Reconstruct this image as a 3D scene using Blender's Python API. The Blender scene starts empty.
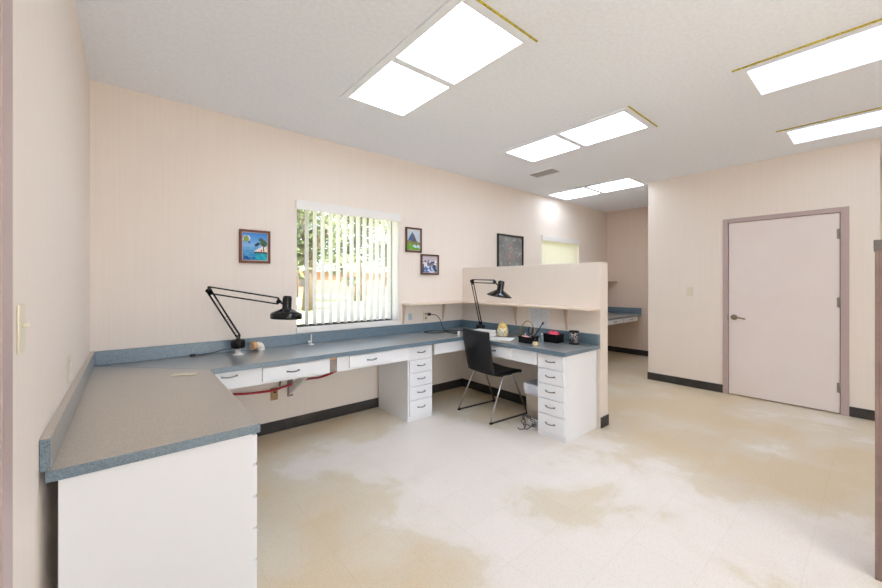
import bpy, bmesh, math, random
from mathutils import Vector, Matrix
random.seed(7)
C = bpy.context.scene
COL = C.collection
PI = math.pi
ORG = {}

# ------------------------------------------------------------------ colour / materials
def lin(r, g, b):
    def f(c):
        c /= 255.0
        return c / 12.92 if c <= 0.04045 else ((c + 0.055) / 1.055) ** 2.4
    return (f(r), f(g), f(b), 1.0)

def mat(name, col, rough=0.5, metal=0.0, spec=0.5, ior=None, coat=0.0):
    m = bpy.data.materials.new(name); m.use_nodes = True
    b = m.node_tree.nodes['Principled BSDF']
    b.inputs['Base Color'].default_value = col
    b.inputs['Roughness'].default_value = rough
    b.inputs['Metallic'].default_value = metal
    b.inputs['Specular IOR Level'].default_value = spec
    if ior: b.inputs['IOR'].default_value = ior
    b.inputs['Coat Weight'].default_value = coat
    return m

def nodes(m):
    nt = m.node_tree
    return nt, nt.nodes, nt.links, nt.nodes['Principled BSDF']

def noise_color(m, c1, c2, scale=5.0, lo=0.4, hi=0.6, detail=4, stretch=(1, 1, 1), bump=0.0, bscale=None, bdist=0.002):
    nt, N, L, b = nodes(m)
    tc = N.new('ShaderNodeTexCoord'); mp = N.new('ShaderNodeMapping')
    mp.inputs['Scale'].default_value = stretch
    L.new(tc.outputs['Object'], mp.inputs['Vector'])
    n = N.new('ShaderNodeTexNoise'); n.inputs['Scale'].default_value = scale; n.inputs['Detail'].default_value = detail
    L.new(mp.outputs['Vector'], n.inputs['Vector'])
    r = N.new('ShaderNodeValToRGB')
    r.color_ramp.elements[0].position = lo; r.color_ramp.elements[0].color = c1
    r.color_ramp.elements[1].position = hi; r.color_ramp.elements[1].color = c2
    L.new(n.outputs['Fac'], r.inputs['Fac']); L.new(r.outputs['Color'], b.inputs['Base Color'])
    if bump:
        n2 = N.new('ShaderNodeTexNoise'); n2.inputs['Scale'].default_value = bscale or scale
        n2.inputs['Detail'].default_value = 3
        L.new(mp.outputs['Vector'], n2.inputs['Vector'])
        bp = N.new('ShaderNodeBump'); bp.inputs['Strength'].default_value = bump; bp.inputs['Distance'].default_value = bdist
        L.new(n2.outputs['Fac'], bp.inputs['Height']); L.new(bp.outputs['Normal'], b.inputs['Normal'])
    return m

M = {}
M['wall'] = noise_color(mat('wall_vinyl', lin(228, 212, 200), 0.55, spec=0.35), lin(239, 229, 220), lin(236, 226, 216), 6, .3, .7, 3, (14, 14, .25), .04, 40, .0005)
M['wall_warm'] = noise_color(mat('wall_vinyl_warm', lin(222, 196, 178), 0.6, spec=0.3), lin(232, 214, 200), lin(228, 209, 194), 6, .3, .7, 3, (14, 14, .25), .04, 40, .0005)
M['ceiling'] = noise_color(mat('ceiling_texture', lin(205, 205, 204), 0.9, spec=.1), lin(242, 246, 253), lin(236, 240, 248), 45, .35, .65, 4, (1, 1, 1), .5, 60, .004)
M['white'] = mat('white_laminate', lin(240, 242, 246), 0.35)
M['white_wood'] = mat('white_painted_board', lin(236, 234, 232), 0.5)
M['shelf'] = noise_color(mat('shelf_cream', lin(232, 214, 196), .45), lin(236, 222, 206), lin(226, 204, 184), 9, .3, .7)
M['bracket'] = mat('bracket_beige', lin(205, 184, 166), .5)
M['door'] = noise_color(mat('door_paint', lin(228, 212, 208), .45), lin(235, 225, 221), lin(232, 221, 217), 3, .3, .7)
M['casing'] = mat('mauve_casing', lin(186, 166, 163), .4)
M['brown_trim'] = noise_color(mat('mauve_brown_trim', lin(140, 118, 112), .45), lin(146, 124, 117), lin(132, 110, 104), 5, .3, .7, 3, (1, 1, 4))
M['grey_cap'] = mat('grey_cap', lin(112, 106, 104), .45)
M['grey_frame'] = mat('grey_frame', lin(170, 165, 164), .4)
M['rubber'] = noise_color(mat('black_rubber_base', lin(58, 54, 52), .45), lin(52, 49, 48), lin(70, 65, 62), 8, .4, .8)
M['lens_frame'] = mat('fixture_white', lin(238, 242, 248), .4)
M['yellow'] = noise_color(mat('yellow_foam', lin(190, 175, 60), .8), lin(200, 186, 66), lin(160, 146, 50), 60, .4, .6)
M['chrome'] = mat('chrome', lin(205, 205, 208), .18, 1.0)
M['pull'] = mat('pull_metal', lin(120, 118, 118), .3, 1.0)
M['pullgrey'] = mat('pull_grey', lin(150, 155, 156), .35, .6)
M['nickel'] = mat('satin_nickel', lin(150, 138, 118), .3, 1.0)
M['black_enamel'] = mat('black_enamel', lin(12, 12, 13), .1)
M['black_plastic'] = mat('black_plastic', lin(14, 14, 15), .4, spec=.35)
M['cable'] = mat('cable_black', lin(28, 28, 30), .5)
M['cable_grey'] = mat('cable_grey', lin(70, 72, 76), .5)
M['leather'] = noise_color(mat('black_leather', lin(24, 24, 27), .42, spec=.4), lin(20, 20, 23), lin(30, 30, 33), 20, .3, .7, 3, (1, 1, 1), .2, 120, .001)
M['ivory'] = mat('ivory_plate', lin(226, 218, 196), .35)
M['ivory_dark'] = mat('ivory_slot', lin(170, 158, 138), .4)
M['brass'] = mat('aged_brass', lin(186, 152, 100), .35, .7)
M['brown_plate'] = noise_color(mat('tan_box', lin(178, 146, 100), .6), lin(184, 152, 108), lin(160, 128, 86), 30)
M['red'] = mat('red_hose', lin(178, 24, 40), .35)
M['pvc'] = mat('white_pvc', lin(238, 234, 226), .35)
M['amber'] = mat('amber_ring', lin(230, 176, 118), .35)
M['offwhite'] = mat('offwhite_plastic', lin(235, 232, 228), .4)
M['paper'] = mat('paper', lin(240, 240, 238), .7)
M['bin'] = mat('taupe_bin', lin(176, 164, 148), .5)
M['bag'] = noise_color(mat('white_bag', lin(228, 232, 240), .35), lin(236, 238, 244), lin(206, 212, 224), 12, .3, .7)
M['pink'] = noise_color(mat('pink_cloth', lin(238, 70, 110), .7), lin(246, 96, 128), lin(214, 40, 84), 60, .35, .65)
M['palepink'] = mat('pale_pink', lin(222, 168, 164), .6)
M['clearteal'] = mat('teal_bottle', lin(150, 176, 180), .15)
M['cream'] = mat('cream_bottle', lin(236, 214, 170), .3)
M['frame_brown'] = mat('reddish_wood_frame', lin(110, 52, 38), .4)
M['frame_dark'] = mat('dark_wood_frame', lin(84, 44, 36), .4)
M['frame_black'] = mat('black_frame', lin(34, 32, 32), .35)
M['liner'] = mat('frame_liner', lin(196, 178, 158), .5)
M['dark_gap'] = mat('dark_void', lin(30, 28, 27), .8)
M['steel'] = mat('grey_steel', lin(150, 142, 136), .45, .3)
M['alu'] = mat('dark_aluminium', lin(92, 88, 86), .4, .5)
M['blue_tape'] = mat('pale_blue_tape', lin(176, 200, 214), .6)

def laminate(name, base, fleck1, fleck2, rough=.33):
    m = mat(name, base, rough, spec=.5, ior=1.6)
    nt, N, L, b = nodes(m)
    tc = N.new('ShaderNodeTexCoord')
    n1 = N.new('ShaderNodeTexNoise'); n1.inputs['Scale'].default_value = 260; n1.inputs['Detail'].default_value = 2
    n2 = N.new('ShaderNodeTexNoise'); n2.inputs['Scale'].default_value = 140; n2.inputs['Detail'].default_value = 3
    L.new(tc.outputs['Object'], n1.inputs['Vector']); L.new(tc.outputs['Object'], n2.inputs['Vector'])
    r1 = N.new('ShaderNodeValToRGB'); r1.color_ramp.elements[0].position = .38; r1.color_ramp.elements[1].position = .62
    r1.color_ramp.elements[0].color = fleck2; r1.color_ramp.elements[1].color = fleck1
    e = r1.color_ramp.elements.new(.5); e.color = base
    L.new(n1.outputs['Fac'], r1.inputs['Fac'])
    mx = N.new('ShaderNodeMix'); mx.data_type = 'RGBA'
    r2 = N.new('ShaderNodeValToRGB'); r2.color_ramp.elements[0].position = .45; r2.color_ramp.elements[1].position = .6
    L.new(n2.outputs['Fac'], r2.inputs['Fac'])
    mul = N.new('ShaderNodeMath'); mul.operation = 'MULTIPLY'; mul.inputs[1].default_value = .35
    L.new(r2.outputs['Color'], mul.inputs[0]); L.new(mul.outputs[0], mx.inputs['Factor'])
    L.new(r1.outputs['Color'], mx.inputs['A']); mx.inputs['B'].default_value = fleck1
    L.new(mx.outputs['Result'], b.inputs['Base Color'])
    b.inputs['Coat Weight'].default_value = 1.0; b.inputs['Coat Roughness'].default_value = .3; b.inputs['Coat IOR'].default_value = 1.6
    return m
M['counter'] = laminate('blue_grey_speckled_laminate', lin(88, 114, 131), lin(116, 138, 152), lin(66, 92, 110))
M['counter_lit'] = laminate('lit_blue_grey_laminate', lin(128, 133, 135), lin(152, 155, 155), lin(103, 112, 118))  # lit copy of the laminate: light from above put into the colour
M['counter_warm_lit'] = laminate('warm_lit_speckled_laminate', lin(164, 153, 139), lin(182, 171, 156), lin(140, 133, 123))  # tan copy for the left run, warm light painted into the colour

# floor
def floor_mat():
    m = mat('vinyl_tile_floor', lin(214, 200, 178), .35, spec=.4)
    nt, N, L, b = nodes(m)
    tc = N.new('ShaderNodeTexCoord')
    # large worn / scuffed pale areas over tan
    n = N.new('ShaderNodeTexNoise'); n.inputs['Scale'].default_value = 1.35; n.inputs['Detail'].default_value = 10; n.inputs['Roughness'].default_value = .6; n.inputs['Distortion'].default_value = .25
    mp = N.new('ShaderNodeMapping'); mp.inputs['Location'].default_value = (3.1, 1.7, 0)
    L.new(tc.outputs['Object'], mp.inputs['Vector']); L.new(mp.outputs['Vector'], n.inputs['Vector'])
    sx = N.new('ShaderNodeSeparateXYZ')
    ge = N.new('ShaderNodeNewGeometry'); L.new(ge.outputs['Position'], sx.inputs['Vector'])
    def mth(op, x, y=None, z=None):
        q = N.new('ShaderNodeMath'); q.operation = op
        for i, v in enumerate((x, y, z)):
            if v is None: continue
            if isinstance(v, (int, float)): q.inputs[i].default_value = v
            else: L.new(v, q.inputs[i])
        return q.outputs[0]
    def mrange(v, f0, f1, t0, t1):
        q = N.new('ShaderNodeMapRange'); L.new(v, q.inputs['Value'])
        for k, w_ in (('From Min', f0), ('From Max', f1), ('To Min', t0), ('To Max', t1)): q.inputs[k].default_value = w_
        return q.outputs['Result']
    X, Y = sx.outputs['X'], sx.outputs['Y']
    # worn walkway through the room: pale where feet scuffed the finish away
    off = mth('ABSOLUTE', mth('ADD', mth('MULTIPLY_ADD', Y, .17, X), -1.93))
    bias = mrange(off, .5, 1.1, .11, -.11)
    bias = mth('ADD', bias, mrange(Y, -.75, -.15, 0, -.2))
    # one patch of finish left in the middle
    pd = mth('ADD', mth('POWER', mth('ADD', X, -2.05), 2), mth('POWER', mth('ADD', Y, 2.25), 2))
    bias = mth('ADD', bias, mrange(pd, 0, .12, -.10, 0))
    tot = mth('ADD', n.outputs['Fac'], bias)
    r = N.new('ShaderNodeValToRGB')
    els = r.color_ramp.elements
    els[0].position = .30; els[0].color = lin(224, 206, 176)
    els[1].position = .60; els[1].color = lin(241, 233, 226)
    e = els.new(.40); e.color = lin(225, 212, 189)
    e = els.new(.48); e.color = lin(228, 218, 199)
    e = els.new(.525); e.color = lin(237, 229, 219)
    L.new(tot, r.inputs['Fac'])
    # tile joints, 0.3048 m
    br = N.new('ShaderNodeTexBrick'); br.offset = 0; br.inputs['Scale'].default_value = 1.0
    br.inputs['Brick Width'].default_value = .3048; br.inputs['Row Height'].default_value = .3048
    br.inputs['Mortar Size'].default_value = .0012; br.inputs['Mortar Smooth'].default_value = .4
    br.inputs['Color1'].default_value = (1, 1, 1, 1); br.inputs['Color2'].default_value = (.97, .97, .965, 1)
    br.inputs['Mortar'].default_value = (.86, .84, .80, 1)
    L.new(tc.outputs['Object'], br.inputs['Vector'])
    mx = N.new('ShaderNodeMix'); mx.data_type = 'RGBA'; mx.blend_type = 'MULTIPLY'; mx.inputs['Factor'].default_value = .8
    L.new(r.outputs['Color'], mx.inputs['A']); L.new(br.outputs['Color'], mx.inputs['B'])
    n3 = N.new('ShaderNodeTexNoise'); n3.inputs['Scale'].default_value = 90; n3.inputs['Detail'].default_value = 3
    L.new(tc.outputs['Object'], n3.inputs['Vector'])
    r3 = N.new('ShaderNodeValToRGB'); r3.color_ramp.elements[0].position = .3; r3.color_ramp.elements[0].color = (.92, .91, .89, 1); r3.color_ramp.elements[1].position = .5; r3.color_ramp.elements[1].color = (1, 1, 1, 1)
    L.new(n3.outputs['Fac'], r3.inputs['Fac'])
    mx2 = N.new('ShaderNodeMix'); mx2.data_type = 'RGBA'; mx2.blend_type = 'MULTIPLY'; mx2.inputs['Factor'].default_value = 1
    L.new(mx.outputs['Result'], mx2.inputs['A']); L.new(r3.outputs['Color'], mx2.inputs['B'])
    L.new(mx2.outputs['Result'], b.inputs['Base Color'])
    return m
M['floor'] = floor_mat()

def emission(name, col, s):
    m = bpy.data.materials.new(name); m.use_nodes = True
    N = m.node_tree.nodes; L = m.node_tree.links; N.clear()
    o = N.new('ShaderNodeOutputMaterial'); e = N.new('ShaderNodeEmission')
    e.inputs['Color'].default_value = col; e.inputs['Strength'].default_value = s
    L.new(e.outputs[0], o.inputs[0]); return m
M['diffuser'] = emission('lit_diffuser', (.865, .98, 1.17, 1), 6.6)
M['diffuser_dim'] = emission('dim_lit_diffuser', (.865, .98, 1.17, 1), 1.5)

M['diffuser_dim2'] = emission('far_lit_diffuser', (.9, .98, 1.10, 1), 4.8)

def translucent(name, col, fac):
    m = bpy.data.materials.new(name); m.use_nodes = True
    N = m.node_tree.nodes; L = m.node_tree.links; N.clear()
    o = N.new('ShaderNodeOutputMaterial'); mx = N.new('ShaderNodeMixShader'); mx.inputs[0].default_value = fac
    d = N.new('ShaderNodeBsdfDiffuse'); t = N.new('ShaderNodeBsdfTranslucent')
    d.inputs[0].default_value = col; t.inputs[0].default_value = col
    L.new(d.outputs[0], mx.inputs[1]); L.new(t.outputs[0], mx.inputs[2]); L.new(mx.outputs[0], o.inputs[0]); return m
M['slat'] = translucent('white_vinyl_slat', lin(248, 247, 246), .25)
M['slat_cream'] = translucent('cream_vinyl_slat', lin(250, 249, 238), .35)

def glass():
    m = bpy.data.materials.new('window_glass'); m.use_nodes = True
    N = m.node_tree.nodes; L = m.node_tree.links; N.clear()
    o = N.new('ShaderNodeOutputMaterial'); mx = N.new('ShaderNodeMixShader'); mx.inputs[0].default_value = .06
    t = N.new('ShaderNodeBsdfTransparent'); g = N.new('ShaderNodeBsdfGlossy'); g.inputs['Roughness'].default_value = .02
    L.new(t.outputs[0], mx.inputs[1]); L.new(g.outputs[0], mx.inputs[2]); L.new(mx.outputs[0], o.inputs[0]); return m
M['glass'] = glass()

def vcol_mat(name, rough=.6):
    m = mat(name, (1, 1, 1, 1), rough, spec=.3)
    nt, N, L, b = nodes(m)
    a = N.new('ShaderNodeVertexColor'); a.layer_name = 'Col'
    L.new(a.outputs['Color'], b.inputs['Base Color']); return m
M['painted'] = vcol_mat('painted_canvas')
# outdoors
M['lawn'] = noise_color(mat('dry_lawn', lin(190, 196, 120), .9, spec=.1), lin(176, 180, 126), lin(198, 192, 146), .25, .35, .65, 6)
M['leaves'] = noise_color(mat('leaf_green', lin(96, 118, 62), .7, spec=.2), lin(82, 96, 60), lin(124, 134, 96), 1.4, .35, .65, 3)
M['bark'] = noise_color(mat('bark', lin(96, 82, 68), .9), lin(80, 68, 56), lin(120, 104, 88), 12, .3, .7, 4, (4, 4, .6))
M['concrete'] = mat('path_concrete', lin(190, 184, 170), .9)
M['roof'] = mat('pale_roof', lin(214, 212, 206), .8)
def brick():
    m = mat('red_brick', lin(170, 110, 90), .9)
    nt, N, L, b = nodes(m)
    tc = N.new('ShaderNodeTexCoord'); mp = N.new('ShaderNodeMapping'); mp.inputs['Rotation'].default_value = (PI / 2, 0, 0)
    br = N.new('ShaderNodeTexBrick'); br.inputs['Scale'].default_value = 1; br.inputs['Brick Width'].default_value = .4; br.inputs['Row Height'].default_value = .16
    br.inputs['Color1'].default_value = lin(176, 112, 92); br.inputs['Color2'].default_value = lin(150, 92, 76); br.inputs['Mortar'].default_value = lin(190, 170, 150)
    L.new(tc.outputs['Object'], mp.inputs['Vector']); L.new(mp.outputs['Vector'], br.inputs['Vector']); L.new(br.outputs['Color'], b.inputs['Base Color'])
    return m
M['brick'] = brick()

# ------------------------------------------------------------------ mesh building
class MB:
    def __init__(s): s.b = bmesh.new()
    def merge(s, t, mtx=None):
        if mtx is not None: bmesh.ops.transform(t, matrix=mtx, verts=t.verts)
        me = bpy.data.meshes.new('tmp'); t.to_mesh(me); t.free(); s.b.from_mesh(me); bpy.data.meshes.remove(me)
    def box(s, x0, x1, y0, y1, z0, z1, bev=0, mtx=None, seg=2):
        t = bmesh.new(); bmesh.ops.create_cube(t, size=1)
        bmesh.ops.transform(t, matrix=Matrix.Translation(((x0 + x1) / 2, (y0 + y1) / 2, (z0 + z1) / 2)) @ Matrix.Diagonal((abs(x1 - x0), abs(y1 - y0), abs(z1 - z0), 1)), verts=t.verts)
        if bev: bmesh.ops.bevel(t, geom=list(t.edges), offset=bev, segments=seg, affect='EDGES', profile=.5)
        s.merge(t, mtx); return s
    def prism(s, pts, z0, z1, bev=0, mtx=None):
        t = bmesh.new()
        lo = [t.verts.new((x, y, z0)) for x, y in pts]; hi = [t.verts.new((x, y, z1)) for x, y in pts]
        n = len(pts); t.faces.new(lo[::-1]); t.faces.new(hi)
        for i in range(n): t.faces.new((lo[i], lo[(i + 1) % n], hi[(i + 1) % n], hi[i]))
        bmesh.ops.recalc_face_normals(t, faces=t.faces)
        if bev: bmesh.ops.bevel(t, geom=list(t.edges), offset=bev, segments=2, affect='EDGES', profile=.5)
        s.merge(t, mtx); return s
    def tube(s, pts, r, n=10, closed=False, rads=None, sm=0):
        pts = [Vector(p) for p in pts]
        if sm: pts = catmull(pts, sm, closed)
        t = bmesh.new(); rings = []
        N = len(pts); up = None
        for i, p in enumerate(pts):
            a = pts[(i - 1) % N] if (i > 0 or closed) else p
            c = pts[(i + 1) % N] if (i < N - 1 or closed) else p
            d = (c - a).normalized()
            if up is None:
                up = Vector((0, 0, 1)) if abs(d.z) < .9 else Vector((1, 0, 0))
            u = (up - d * up.dot(d)).normalized(); v = d.cross(u); up = u
            rr = rads[min(i, len(rads) - 1)] if rads else r
            rings.append([t.verts.new(p + (u * math.cos(2 * PI * k / n) + v * math.sin(2 * PI * k / n)) * rr) for k in range(n)])
        for i in range(N if closed else N - 1):
            A, B = rings[i], rings[(i + 1) % N]
            for k in range(n): t.faces.new((A[k], A[(k + 1) % n], B[(k + 1) % n], B[k]))
        if not closed: t.faces.new(rings[0][::-1]); t.faces.new(rings[-1])
        bmesh.ops.recalc_face_normals(t, faces=t.faces)
        for f in t.faces: f.smooth = len(f.verts) == 4
        s.merge(t); return s
    def lathe(s, prof, n=32, mtx=None, sx=1, sy=1):
        t = bmesh.new(); rings = []
        for r, z in prof:
            if r < 1e-6: rings.append([t.verts.new((0, 0, z))])
            else: rings.append([t.verts.new((r * sx * math.cos(2 * PI * k / n), r * sy * math.sin(2 * PI * k / n), z)) for k in range(n)])
        for A, B in zip(rings, rings[1:]):
            if len(A) == 1 and len(B) == 1: continue
            for k in range(n):
                k2 = (k + 1) % n
                if len(A) == 1: t.faces.new((A[0], B[k2], B[k]))
                elif len(B) == 1: t.faces.new((A[k], A[k2], B[0]))
                else: t.faces.new((A[k], A[k2], B[k2], B[k]))
        bmesh.ops.recalc_face_normals(t, faces=t.faces)
        for f in t.faces: f.smooth = True
        s.merge(t, mtx); return s
    def shift(s, v): bmesh.ops.translate(s.b, vec=v, verts=s.b.verts); return s
    def rot(s, mtx): bmesh.ops.transform(s.b, matrix=mtx, verts=s.b.verts); return s

def catmull(p, k, closed=False):
    out = []; n = len(p)
    for i in range(n if closed else n - 1):
        g = lambda j: p[j % n] if closed else p[max(0, min(n - 1, j))]
        a, b, c, d = g(i - 1), g(i), g(i + 1), g(i + 2)
        for q in range(k):
            t = q / k
            out.append(.5 * ((2 * b) + (c - a) * t + (2 * a - 5 * b + 4 * c - d) * t * t + (3 * b - a - 3 * c + d) * t ** 3))
    if not closed: out.append(p[-1])
    return out

def tag(o, label=None, cat=None, group=None, kind=None):
    if label: o['label'] = label
    if cat: o['category'] = cat
    if group: o['group'] = group
    if kind: o['kind'] = kind
    return o

def thing(name, loc, label, cat, group=None, rz=0, kind=None):
    o = bpy.data.objects.new(name, None); COL.objects.link(o); o.empty_display_size = .05
    o.location = loc; o.rotation_euler.z = rz; ORG[o.name] = Vector(loc)
    return tag(o, label, cat, group, kind)

def part(name, mb, m, parent=None, local=False, label=None):
    """link mb as ONE mesh; world coordinates unless local=True (parent's own frame)"""
    b = mb.b; org = Vector((0, 0, 0))
    if parent is not None:
        if not local: bmesh.ops.translate(b, vec=-ORG[parent.name], verts=b.verts)
        org = ORG[parent.name]
    else:
        zs = [v.co for v in b.verts]
        lo = Vector((min(v.x for v in zs), min(v.y for v in zs), min(v.z for v in zs))); hi = Vector((max(v.x for v in zs), max(v.y for v in zs), max(v.z for v in zs)))
        org = Vector(((lo.x + hi.x) / 2, (lo.y + hi.y) / 2, lo.z))
        bmesh.ops.translate(b, vec=-org, verts=b.verts)
    me = bpy.data.meshes.new(name); b.to_mesh(me); b.free()
    ms = m if isinstance(m, (list, tuple)) else [m]
    for k in ms: me.materials.append(k)
    o = bpy.data.objects.new(name, me); COL.objects.link(o)
    if parent is not None: o.parent = parent
    else: o.location = org
    ORG[o.name] = org
    if label: o['label'] = label
    return o

def single(name, mb, m, label, cat, group=None, kind=None):
    return tag(part(name, mb, m), label, cat, group, kind)

def struct(name, mb, m, parent=None):
    o = part(name, mb, m, parent)
    if parent is None: o['kind'] = 'structure'
    return o

def B(*a, **k): return MB().box(*a, **k)

# ------------------------------------------------------------------ dimensions
H = 2.74
XD = 5.744; YD = -1.416; XE = 7.457
PX0, PX1, PY, PT = 3.526, 3.667, -1.8425, 1.532
CT = .767; CB = .731; BT = .866
YR = -3.5; YB = -6.6

# ------------------------------------------------------------------ room shell
struct('floor', B(-.15, XE + .15, YB - .15, .2, -.1, 0), M['floor'])
struct('ceiling', B(-.15, XE + .15, YB - .15, .2, H, H + .1), M['ceiling'])
def wall_back():
    w = MB()
    x = [(-.15, 1.397), (2.53, 5.27), (6.415, XE + .15)]
    for a, b in x: w.box(a, b, 0, .2, 0, H)
    w.box(1.397, 2.53, 0, .2, 0, .90); w.box(1.397, 2.53, 0, .2, 2.10, H)
    w.box(5.27, 6.415, 0, .2, 0, 1.50); w.box(5.27, 6.415, 0, .2, 2.10, H)
    return w
struct('wall_back', wall_back(), M['wall'])
wl = MB(); wl.box(-.15, 0, -2.34, 0, 0, H).box(-.15, 0, YB, -3.28, 0, H).box(-.15, 0, -3.28, -2.34, 2.06, H)
struct('wall_left', wl, M['wall'])
wr = MB(); wr.box(XD, XD + .13, -2.30, YD, 0, H).box(XD, XD + .13, YR, -3.27, 0, H).box(XD, XD + .13, -3.27, -2.30, 2.08, H)
struct('wall_right', wr, M['wall'])
struct('wall_alcove_side', B(XD + .13, XE, YD - .12, YD, 0, H), M['wall'])
struct('wall_alcove_end', B(XE, XE + .15, YD - .12, 0, 0, H), M['wall_warm'])
wf = MB(); wf.box(-.15, .15, YB - .15, YB, 0, H).box(2.9, XE + .15, YB - .15, YB, 0, H)  .box(.15, 2.9, YB - .15, YB, 0, .3)  .box(.15, 2.9, YB - .15, YB, 2.45, H)
struct('wall_front', wf, M['wall'])
wn = thing('window_3', (1.95, YB, .3), None, None, kind='structure')  # unseen window, added to let fill daylight in behind the camera
fr = MB()
for a in ((.15, .2, .3, 2.45), (2.85, 2.9, .3, 2.45), (1.03, 1.07, .35, 2.4), (1.95, 1.99, .35, 2.4), (.2, 2.85, .3, .35), (.2, 2.85, 2.4, 2.45)): fr.box(a[0], a[1], YB - .1, YB - .05, a[2], a[3])
struct('window_frame', fr, M['alu'], wn)
struct('pane', B(.2, 2.85, YB - .078, YB - .073, .35, 2.4), M['glass'], wn)  # pane of the added fill window
struct('ground_bounce', B(-20, 30, -40, YB - .16, -.25, -.15), M['concrete'])  # added unseen pale ground, bounces sunlight in through the fill window
struct('wall_recess', B(7.0, 7.12, YB, YR, 0, H), M['wall'])
struct('wall_recess_side', B(XD + .13, 7.0, YR, YR + .1, 0, H), M['wall'])
struct('wall_partition', B(PX0, PX1, PY, 0, 0, PT, bev=.002), M['wall'])

def base(n, *a): struct('baseboard_' + n, B(*a, bev=.002), M['rubber'])
base('back_left', .05, PX0, -.008, 0, 0, .1)
base('back_right', PX1, XE, -.008, 0, 0, .1)
base('alcove_end', XE - .008, XE, YD, -.008, 0, .1)
base('alcove_side', XD + .0, XE - .008, YD, YD + .008, 0, .1)
base('right_inner', XD - .008, XD, -2.267, YD + .008, 0, .1)
base('right_outer', XD - .008, XD, YR, -3.301, 0, .1)
base('partition_end', PX0 - .0, PX1 + .008, PY - .008, PY, 0, .1)
base('partition_left', PX0 - .008, PX0, -1.805, -.008, 0, .1)
base('partition_right', PX1, PX1 + .008, PY, -.008, 0, .1)
base('left', 0, .008, -2.274, 0, 0, .1)
base('left_front', 0, .008, YB, -3.346, 0, .1)
base('front', .01, 7.0, YB, YB + .008, 0, .1)

# low divider wall at the right edge of the picture
dv = thing('wall_divider', (2.86, -4.2, 0), None, None, kind='structure')
struct('divider_panel', B(2.795, 2.925, -5.2, -3.50, 0, 1.487), M['wall'], dv)
struct('end_trim', B(2.782, 2.938, -3.50, -3.487, 0, 1.487, bev=.002), M['brown_trim'], dv)
struct('side_trim', B(2.782, 2.795, -5.2, -3.50, 0, 1.487, bev=.002), M['brown_trim'], dv)
struct('cap', B(2.776, 2.944, -5.2, -3.483, 1.487, 1.533, bev=.003), M['grey_cap'], dv)

# ------------------------------------------------------------------ doors
def door_right():
    d = thing('door_1', (XD, -2.78, 0), None, None, kind='structure')
    f = MB()
    f.box(XD - .016, XD + .10, -2.319, -2.267, 0, 2.11, bev=.003)
    f.box(XD - .016, XD + .10, -3.301, -3.241, 0, 2.11, bev=.003)
    f.box(XD - .016, XD + .10, -3.241, -2.319, 2.061, 2.11, bev=.003)
    struct('door_frame', f, M['casing'], d)
    st = MB().box(XD + .045, XD + .06, -3.24, -2.32, 0.0, 2.06)
    struct('door_stop', st, M['dark_gap'], d)
    struct('door_leaf', B(XD - .001, XD + .04, -3.236, -2.323, .012, 2.057, bev=.002), M['door'], d)
    for z in (1.84, 1.14, .27):
        h = MB().tube([(XD - .012, -3.2385, z - .05), (XD - .012, -3.2385, z + .05)], .008)
        h.box(XD - .006, XD - .0015, -3.262, -3.215, z - .05, z + .05)
        part('hinge', h, M['steel'], d)
    h = MB()
    rx = Matrix.Translation((XD, -2.375, .93)) @ Matrix.Rotation(-PI / 2, 4, 'Y')
    h.lathe([(0, .0), (.033, .0), (.033, .006), (.028, .012), (.012, .014), (.011, .05), (0, .05)], 24, rx)
    h.tube([(XD - .048, -2.37, .932), (XD - .052, -2.40, .934), (XD - .052, -2.44, .928), (XD - .047, -2.487, .918)], .009, 10, sm=4)
    part('door_handle', h, M['nickel'], d)
    part('strike', B(XD - .018, XD - .0155, -2.325, -2.312, .90, .96), M['steel'], d)
door_right()
def door_left():
    d = thing('door_2', (0, -2.75, 0), None, None, kind='structure')
    f = MB()
    f.box(-.12, .012, -2.36, -2.274, 0, 2.12, bev=.002)
    f.box(-.12, .012, -3.346, -3.26, 0, 2.12, bev=.002)
    f.box(-.12, .012, -3.26, -2.36, 2.04, 2.12, bev=.002)
    struct('door_frame', f, M['casing'], d)
    struct('door_leaf', B(-.08, -.04, -3.258, -2.362, .012, 2.037, bev=.002), M['grey_frame'], d)
    h = MB(); rx = Matrix.Translation((-.04, -3.19, .95)) @ Matrix.Rotation(PI / 2, 4, 'Y')
    h.lathe([(0, 0), (.03, 0), (.03, .006), (.012, .012), (.012, .03), (.026, .04), (.026, .055), (0, .06)], 24, rx)
    part('door_handle', h, M['nickel'], d)
door_left()

# ------------------------------------------------------------------ windows
def window(n, x0, x1, z0, z1, sill=True):
    w = thing('window_%d' % n, ((x0 + x1) / 2, 0, z0), None, None, kind='structure')
    f = MB()
    for a in ((x0, x0 + .03, z0, z1), (x1 - .03, x1, z0, z1), (x0, x1, z1 - .03, z1), (x0, x1, z0, z0 + .035)):
        f.box(a[0], a[1], .135, .175, a[2], a[3], bev=.003)
    struct('window_frame', f, M['alu'], w)
    struct('pane', B(x0 + .03, x1 - .03, .152, .156, z0 + .035, z1 - .03), M['glass'], w)
    if sill:
        struct('window_sill', B(x0, x1, .0, .135, z0, z0 + .012), M['alu'], w)
        struct('jamb_lining', MB().box(x0, x0 + .004, .001, .134, z0 + .013, z1).box(x1 - .004, x1, .001, .134, z0 + .013, z1).box(x0 + .004, x1 - .004, .001, .134, z1 - .004, z1), M['white_wood'], w)
        struct('apron_board', B(x0 - .005, x1 + .005, -.018, 0, z0 - .028, z0 + .026, bev=.002), M['white_wood'], w)
    else:
        struct('window_sill', B(x0, x1, -.01, .135, z0, z0 + .02, bev=.002), M['white_wood'], w)
window(1, 1.397, 2.53, .90, 2.10)
window(2, 5.27, 6.415, 1.50, 2.10, False)

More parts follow.
